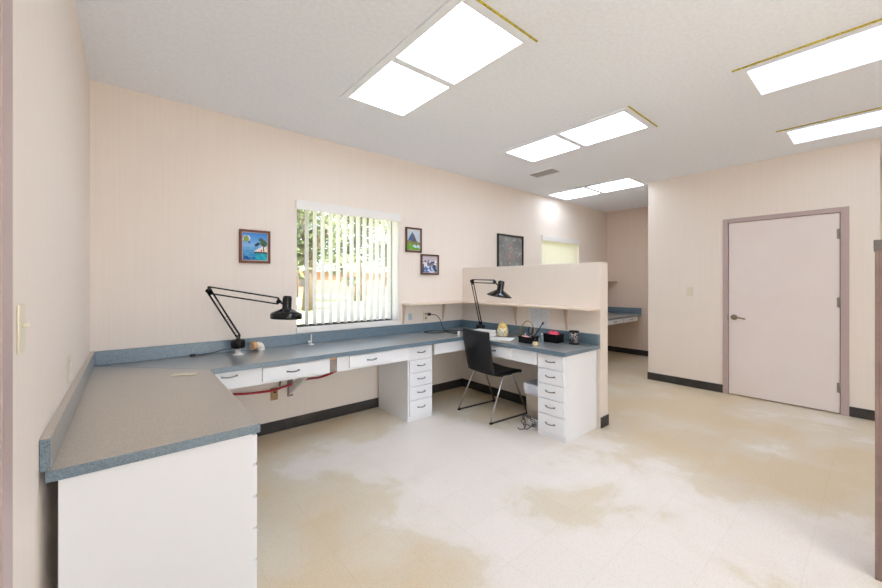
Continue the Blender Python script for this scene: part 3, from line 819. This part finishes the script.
# white plate on left worktop
w = thing('switch_plate', (.47, -.72, CT), 'small white strip lying on the left worktop', 'plastic strip')
mm = Matrix.Translation((.468, -.722, CT)) @ Matrix.Rotation(math.radians(-28), 4, 'Z')
part('strip', B(-.068, .068, -.022, .022, .0005, .007, bev=.002, mtx=mm), M['ivory'], w)
part('tab', B(-.015, .005, .018, .032, .0005, .012, bev=.002, mtx=mm), M['ivory'], w)

# ------------------------------------------------------------------ things on the partition desk
t = thing('white_case', (3.135, -.75, CT), 'rounded white plastic case on the desk behind the chair back', 'case')
mm = Matrix.Translation((3.135, -.745, CT)) @ Matrix.Rotation(math.radians(-82), 4, 'Z')
part('body', B(-.11, .13, -.06, .06, .0008, .045, bev=.018, mtx=mm, seg=4), M['offwhite'], t)
part('lid', B(-.107, .127, -.058, .058, .0455, .068, bev=.01, mtx=mm, seg=3), M['offwhite'], t)
single('white_tube', MB().lathe([(0, .001), (.013, .001), (.013, .052), (.009, .058), (0, .058)], 18, Matrix.Translation((2.90, -.60, CT))), M['offwhite'], 'small white tube standing at the counter corner left of the chair back', 'tube')
single('paper_sheet', MB().prism([(2.965, -.93), (3.16, -.86), (3.27, -1.06), (3.07, -1.16)], CT + .0006, CT + .0025), M['paper'], 'white paper sheet lying flat on the desk beside the chair', 'paper')
# yellow jar
def jar_mat():
    m = mat('yellow_floral_jar', lin(232, 200, 130), .35); nt, N, L, b = nodes(m)
    tc = N.new('ShaderNodeTexCoord'); vo = N.new('ShaderNodeTexVoronoi'); vo.inputs['Scale'].default_value = 34
    L.new(tc.outputs['Object'], vo.inputs['Vector']); r = N.new('ShaderNodeValToRGB')
    r.color_ramp.elements[0].position = .15; r.color_ramp.elements[0].color = lin(200, 130, 110)
    r.color_ramp.elements[1].position = .32; r.color_ramp.elements[1].color = lin(240, 224, 176)
    e = r.color_ramp.elements.new(.24); e.color = lin(150, 160, 130)
    L.new(vo.outputs['Distance'], r.inputs['Fac']); L.new(r.outputs['Color'], b.inputs['Base Color']); return m
M['jar'] = jar_mat()
j = thing('cookie_jar', (3.28, -.885, CT), 'yellow floral jar with a domed lid on the desk by the partition', 'jar')
part('body', MB().lathe([(0, .0008), (.052, .0008), (.058, .01), (.060, .05), (.056, .088), (.048, .096), (0, .096)], 28, Matrix.Translation((3.28, -.885, CT))), M['jar'], j)
part('lid', MB().lathe([(0, .0965), (.049, .0965), (.050, .102), (.042, .124), (.022, .138), (.008, .140), (.010, .148), (0, .152)], 28, Matrix.Translation((3.28, -.885, CT))), mat('jar_lid', lin(238, 206, 124), .35), j, label='plain yellow lid')
part('label', MB().lathe([(0, 0), (.024, 0), (.022, .003), (0, .004)], 20, Matrix.Translation((3.226, -.912, CT + .045)) @ Matrix.Rotation(math.radians(-152) + PI, 4, 'Z') @ Matrix.Rotation(-PI / 2, 4, 'Y')), mat('jar_label', lin(200, 206, 196), .5), j, label='pale round label')

def open_box(cx, cy, rz, w, d, h, name, label, m, cat):
    t = thing(name, (cx, cy, CT), label, cat)
    mm = Matrix.Translation((cx, cy, CT)) @ Matrix.Rotation(rz, 4, 'Z')
    b = MB(); q = .004
    b.box(-w / 2, w / 2, -d / 2, d / 2, .001, .005, mtx=mm)
    b.box(-w / 2, -w / 2 + q, -d / 2, d / 2, .005, h, mtx=mm).box(w / 2 - q, w / 2, -d / 2, d / 2, .005, h, mtx=mm)
    b.box(-w / 2 + q, w / 2 - q, -d / 2, -d / 2 + q, .005, h, mtx=mm).box(-w / 2 + q, w / 2 - q, d / 2 - q, d / 2, .005, h, mtx=mm)
    part('body', b, m, t)
    r = MB(); e = .004
    r.box(-w / 2 - e, w / 2 + e, -d / 2 - e, -d / 2, h - .012, h, mtx=mm).box(-w / 2 - e, w / 2 + e, d / 2, d / 2 + e, h - .012, h, mtx=mm)
    r.box(-w / 2 - e, -w / 2, -d / 2, d / 2, h - .012, h, mtx=mm).box(w / 2, w / 2 + e, -d / 2, d / 2, h - .012, h, mtx=mm)
    part('rim', r, m, t)
    return t
open_box(3.14, -1.325, 0, .13, .135, .062, 'open_tray', 'low black open box with tools on the desk beside the cream bottle', M['black_plastic'], 'box')
open_box(3.35, -1.465, 0, .12, .145, .082, 'open_tray', 'taller black open box filled with pink cloth on the desk', M['black_plastic'], 'box')
def crumple(cx, cy, cz, rx, ry, rz_, seed, amp=.25):
    b = bmesh.new(); bmesh.ops.create_icosphere(b, subdivisions=4, radius=1)
    rnd = random.Random(seed); ph = [rnd.uniform(0, 6) for _ in range(6)]
    for v in b.verts:
        c = v.co; f = 1 + amp * (math.sin(5 * c.x + ph[0]) * math.cos(6 * c.y + ph[1]) + .6 * math.sin(11 * c.z + ph[2] + 7 * c.x) * math.cos(9 * c.y + ph[3]))
        v.co = Vector((cx + c.x * rx * f, cy + c.y * ry * f, cz + c.z * rz_ * f))
    for f in b.faces: f.smooth = True
    m = MB(); m.merge(b); return m
single('cloth_bundle', crumple(3.35, -1.465, CT + .074, .047, .059, .032, 3, .12), M['pink'], 'crumpled bright pink cloth heaped in the taller black box', 'cloth')
single('cloth_scrap', crumple(3.12, -1.30, CT + .054, .04, .04, .014, 5, .1), M['palepink'], 'pale pink scrap lying in the low black tool box', 'cloth')
single('brass_hoop', MB().tube([(3.185, -1.285 + .088 * math.cos(a), CT + .045 + .155 * math.sin(a)) for a in [k * PI / 16 for k in range(17)]], .0055, 8), M['brass'],
       'arched brass hoop standing up from the low black box', 'hoop')
part_b = thing('glue_tube', (3.2, -1.215, CT + .05), 'little white tube upright at the left end of the low black box', 'tube')
part('tube', MB().lathe([(0, 0), (.013, 0), (.013, .05), (.006, .056), (.005, .07), (0, .07)], 14, Matrix.Translation((3.195, -1.248, CT + .006))), M['offwhite'], part_b)
part_b.location = (3.195, -1.248, CT + .006)
bpy.data.objects['tube'].location = (0, 0, 0)
o = bpy.data.objects['tube']; 
for vv in o.data.vertices: vv.co += Vector((3.2, -1.215, CT + .05)) - Vector((3.195, -1.248, CT + .006))
t = thing('paint_brush', (3.14, -1.37, CT + .006), 'slim dark brush leaning up out of the low black box', 'brush')
part('shaft', MB().tube([(3.145, -1.345, CT + .012), (3.20, -1.435, CT + .175)], .0045, 8), M['black_plastic'], t)
part('tip', MB().tube([(3.20, -1.435, CT + .175), (3.208, -1.447, CT + .2)], .009, 10, rads=[.006, .010]), M['cable'], t)
t = thing('hand_tool', (3.16, -1.34, CT + .006), 'dark pliers standing in the low black box beside the brush', 'pliers')
part('jaws', MB().tube([(3.165, -1.325, CT + .07), (3.17, -1.335, CT + .012)], .006, 8, rads=[.009, .004]), M['steel'], t)
for s in (-1, 1): part('grip', MB().tube([(3.165, -1.325, CT + .07), (3.17, -1.325 + s * .025, CT + .10), (3.175, -1.33 + s * .022, CT + .145)], .006, 8, sm=3), M['cable'], t)
t = thing('nail_bottle', (3.055, -1.465, CT), 'tiny cream bottle with a dark cap in front of the low black box', 'bottle')
part('body', MB().box(-.019, .019, -.019, .019, .001, .034, bev=.006, mtx=Matrix.Translation((3.055, -1.465, CT))), M['cream'], t)
part('cap', MB().lathe([(0, .0345), (.009, .0345), (.008, .062), (0, .063)], 14, Matrix.Translation((3.055, -1.465, CT))), M['cable'], t, label='dark cap')
t = thing('glass_vial', (3.2, -1.42, CT), 'small pale teal bottle standing between the two black boxes', 'bottle')
t.location = (3.24, -1.408, CT); ORG[t.name] = Vector((3.24, -1.408, CT))
part('body', MB().lathe([(0, .001), (.014, .001), (.015, .055), (.008, .065), (.007, .075), (0, .075)], 16, Matrix.Translation((3.24, -1.42, CT)) if False else Matrix.Translation((3.24, -1.408, CT))), M['clearteal'], t)
part('cap', MB().lathe([(0, .0755), (.009, .0755), (.009, .09), (0, .09)], 16, Matrix.Translation((3.24, -1.408, CT))), M['offwhite'], t)
# patterned mesh cup
def cup_mat():
    m = mat('black_silver_mesh', lin(30, 30, 32), .35, .4); nt, N, L, b = nodes(m)
    tc = N.new('ShaderNodeTexCoord'); vo = N.new('ShaderNodeTexVoronoi'); vo.inputs['Scale'].default_value = 42; vo.feature = 'DISTANCE_TO_EDGE'
    L.new(tc.outputs['Object'], vo.inputs['Vector']); r = N.new('ShaderNodeValToRGB')
    r.color_ramp.elements[0].position = .06; r.color_ramp.elements[0].color = lin(176, 170, 168)
    r.color_ramp.elements[1].position = .14; r.color_ramp.elements[1].color = lin(26, 26, 28)
    L.new(vo.outputs['Distance'], r.inputs['Fac']); L.new(r.outputs['Color'], b.inputs['Base Color']); return m
t = thing('pencil_cup', (3.4, -1.655, CT), 'black pencil cup with a silver mesh pattern at the desk end', 'cup')
cp = Matrix.Translation((3.40, -1.65, CT))
part('body', MB().lathe([(0, .001), (.040, .001), (.043, .115), (.039, .115), (.036, .006), (0, .006)], 30, cp), cup_mat(), t)
part('rim', MB().lathe([(.0433, .112), (.046, .113), (.046, .123), (.0415, .123), (.0415, .1155), (.0433, .1155)], 30, cp), M['black_plastic'], t)
part('base_ring', MB().lathe([(.0405, .001), (.0445, .001), (.0445, .008), (.0408, .008)], 30, cp), M['black_plastic'], t)
# paper on partition
def sheet_mat():
    m = mat('printed_sheet', lin(232, 234, 238), .6); nt, N, L, b = nodes(m)
    tc = N.new('ShaderNodeTexCoord'); br = N.new('ShaderNodeTexBrick'); mp = N.new('ShaderNodeMapping'); mp.inputs['Rotation'].default_value = (0, PI / 2, PI / 2)
    n = N.new('ShaderNodeTexNoise'); n.inputs['Scale'].default_value = 34; n.inputs['Detail'].default_value = 4
    mp2 = N.new('ShaderNodeMapping'); mp2.inputs['Scale'].default_value = (1, 1, 2.6)
    L.new(tc.outputs['Object'], mp2.inputs['Vector']); L.new(mp2.outputs['Vector'], n.inputs['Vector'])
    r = N.new('ShaderNodeValToRGB'); r.color_ramp.elements[0].position = .36; r.color_ramp.elements[0].color = lin(200, 206, 215)
    r.color_ramp.elements[1].position = .5; r.color_ramp.elements[1].color = lin(226, 229, 234)
    L.new(n.outputs['Fac'], r.inputs['Fac']); L.new(r.outputs['Color'], b.inputs['Base Color']); return m
t = thing('wall_chart', (3.525, -1.17, .87), 'faint grey printed sheet pinned to the partition under the shelf', 'paper')
part('sheet', B(3.5225, 3.5255, -1.296, -1.052, .868, 1.07), sheet_mat(), t)
part('margin', MB().box(3.5215, 3.5224, -1.296, -1.284, .868, 1.07).box(3.5215, 3.5224, -1.064, -1.052, .868, 1.07), M['paper'], t)

# ------------------------------------------------------------------ chair
def chair():
    t = thing('office_chair', (3.08, -.905, 0), 'black leather chair with chrome sled legs pulled up at the partition desk', 'chair', rz=math.radians(-5))
    # one curved shell: profile in local x (forward = +x) / z
    prof = [(-.215, .865), (-.212, .80), (-.190, .68), (-.168, .56), (-.152, .49), (-.135, .458), (-.105, .442), (-.05, .440), (.05, .442), (.15, .446), (.20, .444), (.222, .436)]
    prof = [Vector((x, 0, z)) for x, z in prof]; prof = catmull(prof, 4)
    def shell(seg, w, th, off):
        b = bmesh.new(); n = len(seg); rows = []
        for i, p in enumerate(seg):
            a = seg[max(0, i - 1)]; c = seg[min(n - 1, i + 1)]; d = (c - a).normalized(); nr = Vector((-d.z, 0, d.x))
            if nr.z < 0 and d.x > .5: nr = -nr
            row = []
            for s in (1, -1):
                for k in range(9):
                    y = (k / 8 - .5) * w
                    e = 1 - .0 * k
                    dish = .010 * (1 - (2 * k / 8 - 1) ** 2)
                    row.append((p + nr * (s * th / 2 + off - dish) + Vector((0, y, 0)), s, k))
            rows.append(row)
        V = [[b.verts.new(q[0]) for q in r] for r in rows]
        idx = list(range(9)) + list(range(17, 8, -1))
        for i in range(n - 1):
            for j in range(18):
                A, Bq = idx[j], idx[(j + 1) % 18]
                b.faces.new((V[i][A], V[i][Bq], V[i + 1][Bq], V[i + 1][A]))
        b.faces.new([V[0][k] for k in idx]); b.faces.new([V[-1][k] for k in idx][::-1])
        bmesh.ops.recalc_face_normals(b, faces=b.faces)
        bmesh.ops.bevel(b, geom=[e for e in b.edges if len(e.link_faces) == 2 and e.calc_face_angle(0) > 1.0], offset=.006, segments=2, affect='EDGES')
        for f in b.faces: f.smooth = True
        m = MB(); m.merge(b); return m
    k = 4 * 5
    part('backrest', shell(prof[:k + 1], .40, .020, 0), M['leather'], t, local=True)
    part('seat', shell(prof[k:], .43, .030, 0), M['leather'], t, local=True)
    for s in (1, -1):
        y = s * .245; yi = s * .17
        rear = MB().tube([(-.03, yi, .418), (-.045, s * .205, .412), (-.058, s * .215, .39), (-.24, y, .018)], .0085, 10)
        part('leg', rear, M['chrome'], t, local=True)
        fr = MB().tube([(.05, yi, .418), (.085, s * .205, .412), (.10, s * .215, .39), (.265, y, .018)], .0085, 10)
        part('leg', fr, M['chrome'], t, local=True)
        part('floor_bar', MB().tube([(-.24, y, .018), (-.235, y, .010), (-.22, y, .009), (.245, y, .009), (.26, y, .010), (.265, y, .018)], .0085, 10), M['pull'], t, local=True)
        for x in (-.232, .256): part('foot_pad', B(x - .016, x + .016, y - .011, y + .011, .0005, .016, bev=.003), M['black_plastic'], t, local=True)
    part('seat_frame', MB().box(-.06, .12, -.18, .18, .411, .421, bev=.003), M['black_plastic'], t, local=True)
chair()

# ------------------------------------------------------------------ waste bin with bag
def rrect(w, d, r, n=6):
    out = []
    for cx, cy, a0 in ((w / 2 - r, d / 2 - r, 0), (-w / 2 + r, d / 2 - r, PI / 2), (-w / 2 + r, -d / 2 + r, PI), (w / 2 - r, -d / 2 + r, 3 * PI / 2)):
        for k in range(n + 1):
            a = a0 + k / n * PI / 2; out.append((cx + r * math.cos(a), cy + r * math.sin(a)))
    return out
def loft(rings):
    b = bmesh.new(); V = [[b.verts.new(p) for p in r] for r in rings]
    for A, Bq in zip(V, V[1:]):
        for k in range(len(A)): b.faces.new((A[k], A[(k + 1) % len(A)], Bq[(k + 1) % len(A)], Bq[k]))
    b.faces.new(V[0][::-1]); b.faces.new(V[-1])
    bmesh.ops.recalc_face_normals(b, faces=b.faces)
    for f in b.faces: f.smooth = len(f.verts) == 4
    m = MB(); m.merge(b); return m
bx, by = 3.19, -1.405
t = thing('waste_bin', (bx, by, 0), 'taupe waste bin lined with a white bag under the desk', 'waste bin')
def R(w, d, z, r=.03, wob=0, seed=0):
    rnd = random.Random(seed)
    return [(bx + x * (1 + wob * rnd.uniform(-1, 1)), by + y * (1 + wob * rnd.uniform(-1, 1)), z + wob * .12 * rnd.uniform(-1, 1)) for x, y in rrect(w, d, r)]
part('bin', loft([R(.16, .15, .001), R(.205, .195, .37), R(.197, .187, .37), R(.15, .14, .008)]), M['bin'], t)
part('bag', loft([R(.212, .202, .29, .035, .035, 1), R(.224, .214, .325, .035, .03, 2), R(.224, .214, .378, .035, .02, 3), R(.207, .197, .392, .035, .02, 4), R(.177, .167, .385, .03, .03, 5), R(.155, .145, .33, .03, .04, 6)]), M['bag'], t)
t = thing('power_brick', (3.115, -1.46, 0), 'white power block on the floor in front of the waste bin', 'power block')
part('block', B(3.02, 3.07, -1.50, -1.405, .001, .085, bev=.006), M['offwhite'], t)
part('socket', B(3.0185, 3.0198, -1.48, -1.45, .03, .06), M['cable_grey'], t)
rn = random.Random(4); pts = []
for k in range(22):
    a = k * .62; r = .055 + .016 * math.sin(k * 1.7)
    pts.append((2.985 + .012 * math.sin(k * 2.1) , -1.44 + r * 1.15 * math.cos(a), .075 + r * 1.05 * math.sin(a) * (.8 + .2 * math.sin(k))))
pts += [(2.96, -1.42, .02), (2.93, -1.38, .006), (2.95, -1.35, .006)]
single('cable_coil', MB().tube(pts, .0042, 8, sm=4), M['cable_grey'], 'tangled dark cable coil on the floor by the waste bin', 'cable')

# ------------------------------------------------------------------ outdoors
struct('ground', B(-30, 90, .3, 110, -.25, -.15), M['lawn'])
single('garden_path', B(-10, 60, 17.5, 18.6, -.149, -.12), M['concrete'], 'pale path crossing the lawn outside the window', 'path')
b = thing('brick_building', (24, 49, -.15), 'low red brick building with a pale roof across the lawn', 'building')
part('wall', B(6, 60, 45, 53, -.149, 2.9), M['brick'], b)
part('roof', MB().prism([(44.2, 2.9), (44.2, 3.2), (49, 5.0), (53.8, 3.2), (53.8, 2.9)], 5.4, 60.6).rot(Matrix(((0, 0, 1, 0), (1, 0, 0, 0), (0, 1, 0, 0), (0, 0, 0, 1)))), M['roof'], b)
for x in (11, 17, 23.5, 30, 37): part('window', B(x, x + 1.6, 44.95, 44.999, .9, 2.2), M['alu'], b)
def tree(x, y, h, r, seed, label, n=900, lf=.28):
    rnd = random.Random(seed)
    t = thing('tree', (x, y, -.15), label, 'tree', 'trees outside the window')
    tr = MB().tube([(x, y, -.149), (x + .1, y, h * .3), (x - .1, y + .1, h * .6), (x, y, h * .85)], .2, 10, rads=[.34, .24, .18, .06], sm=0)
    for k in range(7):
        a = rnd.uniform(0, 6.28); z0 = h * rnd.uniform(.3, .6)
        tr.tube([(x, y, z0), (x + r * .4 * math.cos(a), y + r * .4 * math.sin(a), z0 + h * .15), (x + r * .8 * math.cos(a), y + r * .8 * math.sin(a), z0 + h * .25)], .06, 6, rads=[.1, .06, .03])
    part('trunk', tr, M['bark'], t)
    bb = bmesh.new()
    blobs = [(rnd.gauss(0, r * .45), rnd.gauss(0, r * .45), h * rnd.uniform(.35, .95)) for _ in range(14)]
    for i in range(n):
        c = rnd.choice(blobs); p = Vector((x + c[0] + rnd.gauss(0, r * .22), y + c[1] + rnd.gauss(0, r * .22), c[2] + rnd.gauss(0, h * .07)))
        u = Vector((rnd.gauss(0, 1), rnd.gauss(0, 1), rnd.gauss(0, 1))).normalized(); w = u.orthogonal().normalized(); s = lf * rnd.uniform(.6, 1.3)
        q = [bb.verts.new(p + u * s * a + w * s * .6 * c2) for a, c2 in ((-1, 0), (0, -1), (1, 0), (0, 1))]
        bb.faces.new(q)
    m = MB(); m.merge(bb); part('foliage', m, M['leaves'], t)
tree(7.6, 16.5, 6.2, 1.9, 1, 'bushy green tree seen through the left vanes of the blind', 2200, .17)
tree(14.5, 24, 8, 2.6, 2, 'tall green tree seen through the middle of the blind', 2400, .22)
tree(25, 34, 9, 3.6, 3, 'wide green tree seen through the right vanes of the blind', 2400, .32)
tree(13.5, 36, 9, 3.4, 5, 'distant green tree in front of the brick building', 2200, .32)

# ------------------------------------------------------------------ world, sun, camera
w = bpy.data.worlds.new('World'); C.world = w; w.use_nodes = True
N = w.node_tree.nodes; L = w.node_tree.links
bg = N['Background']
sky = N.new('ShaderNodeTexSky'); sky.sky_type = 'HOSEK_WILKIE'; sky.turbidity = 6; sky.sun_direction = Vector((-.3, -.6, .75)).normalized(); sky.ground_albedo = .5
hs = N.new('ShaderNodeHueSaturation'); hs.inputs['Saturation'].default_value = .45
L.new(sky.outputs['Color'], hs.inputs['Color']); L.new(hs.outputs['Color'], bg.inputs['Color'])
bg.inputs['Strength'].default_value = 13.0
sl = bpy.data.lights.new('sun', 'SUN'); sl.energy = 14; sl.angle = .02; sl.color = (1, .98, .96)
so = bpy.data.objects.new('sun', sl); COL.objects.link(so); so.rotation_euler = (math.radians(36), 0, math.radians(14))

cam = bpy.data.cameras.new('camera'); co = bpy.data.objects.new('camera', cam); COL.objects.link(co)
co.location = (.2081, -3.5038, 1.338); co.rotation_euler = (PI / 2, 0, -.6997)
cam.sensor_width = 36; cam.lens = 370.09 / 882 * 36; cam.shift_y = -(294 - 283.11) / 882; cam.clip_start = .02; cam.clip_end = 300
C.camera = co
C.view_settings.view_transform = 'Standard'; C.view_settings.look = 'None'; C.view_settings.gamma = 1; C.view_settings.use_curve_mapping = False
C.view_settings.exposure = 0.31
C.cycles.max_bounces = 12; C.cycles.diffuse_bounces = 8; C.cycles.transparent_max_bounces = 12
C.cycles.sample_clamp_indirect = 8
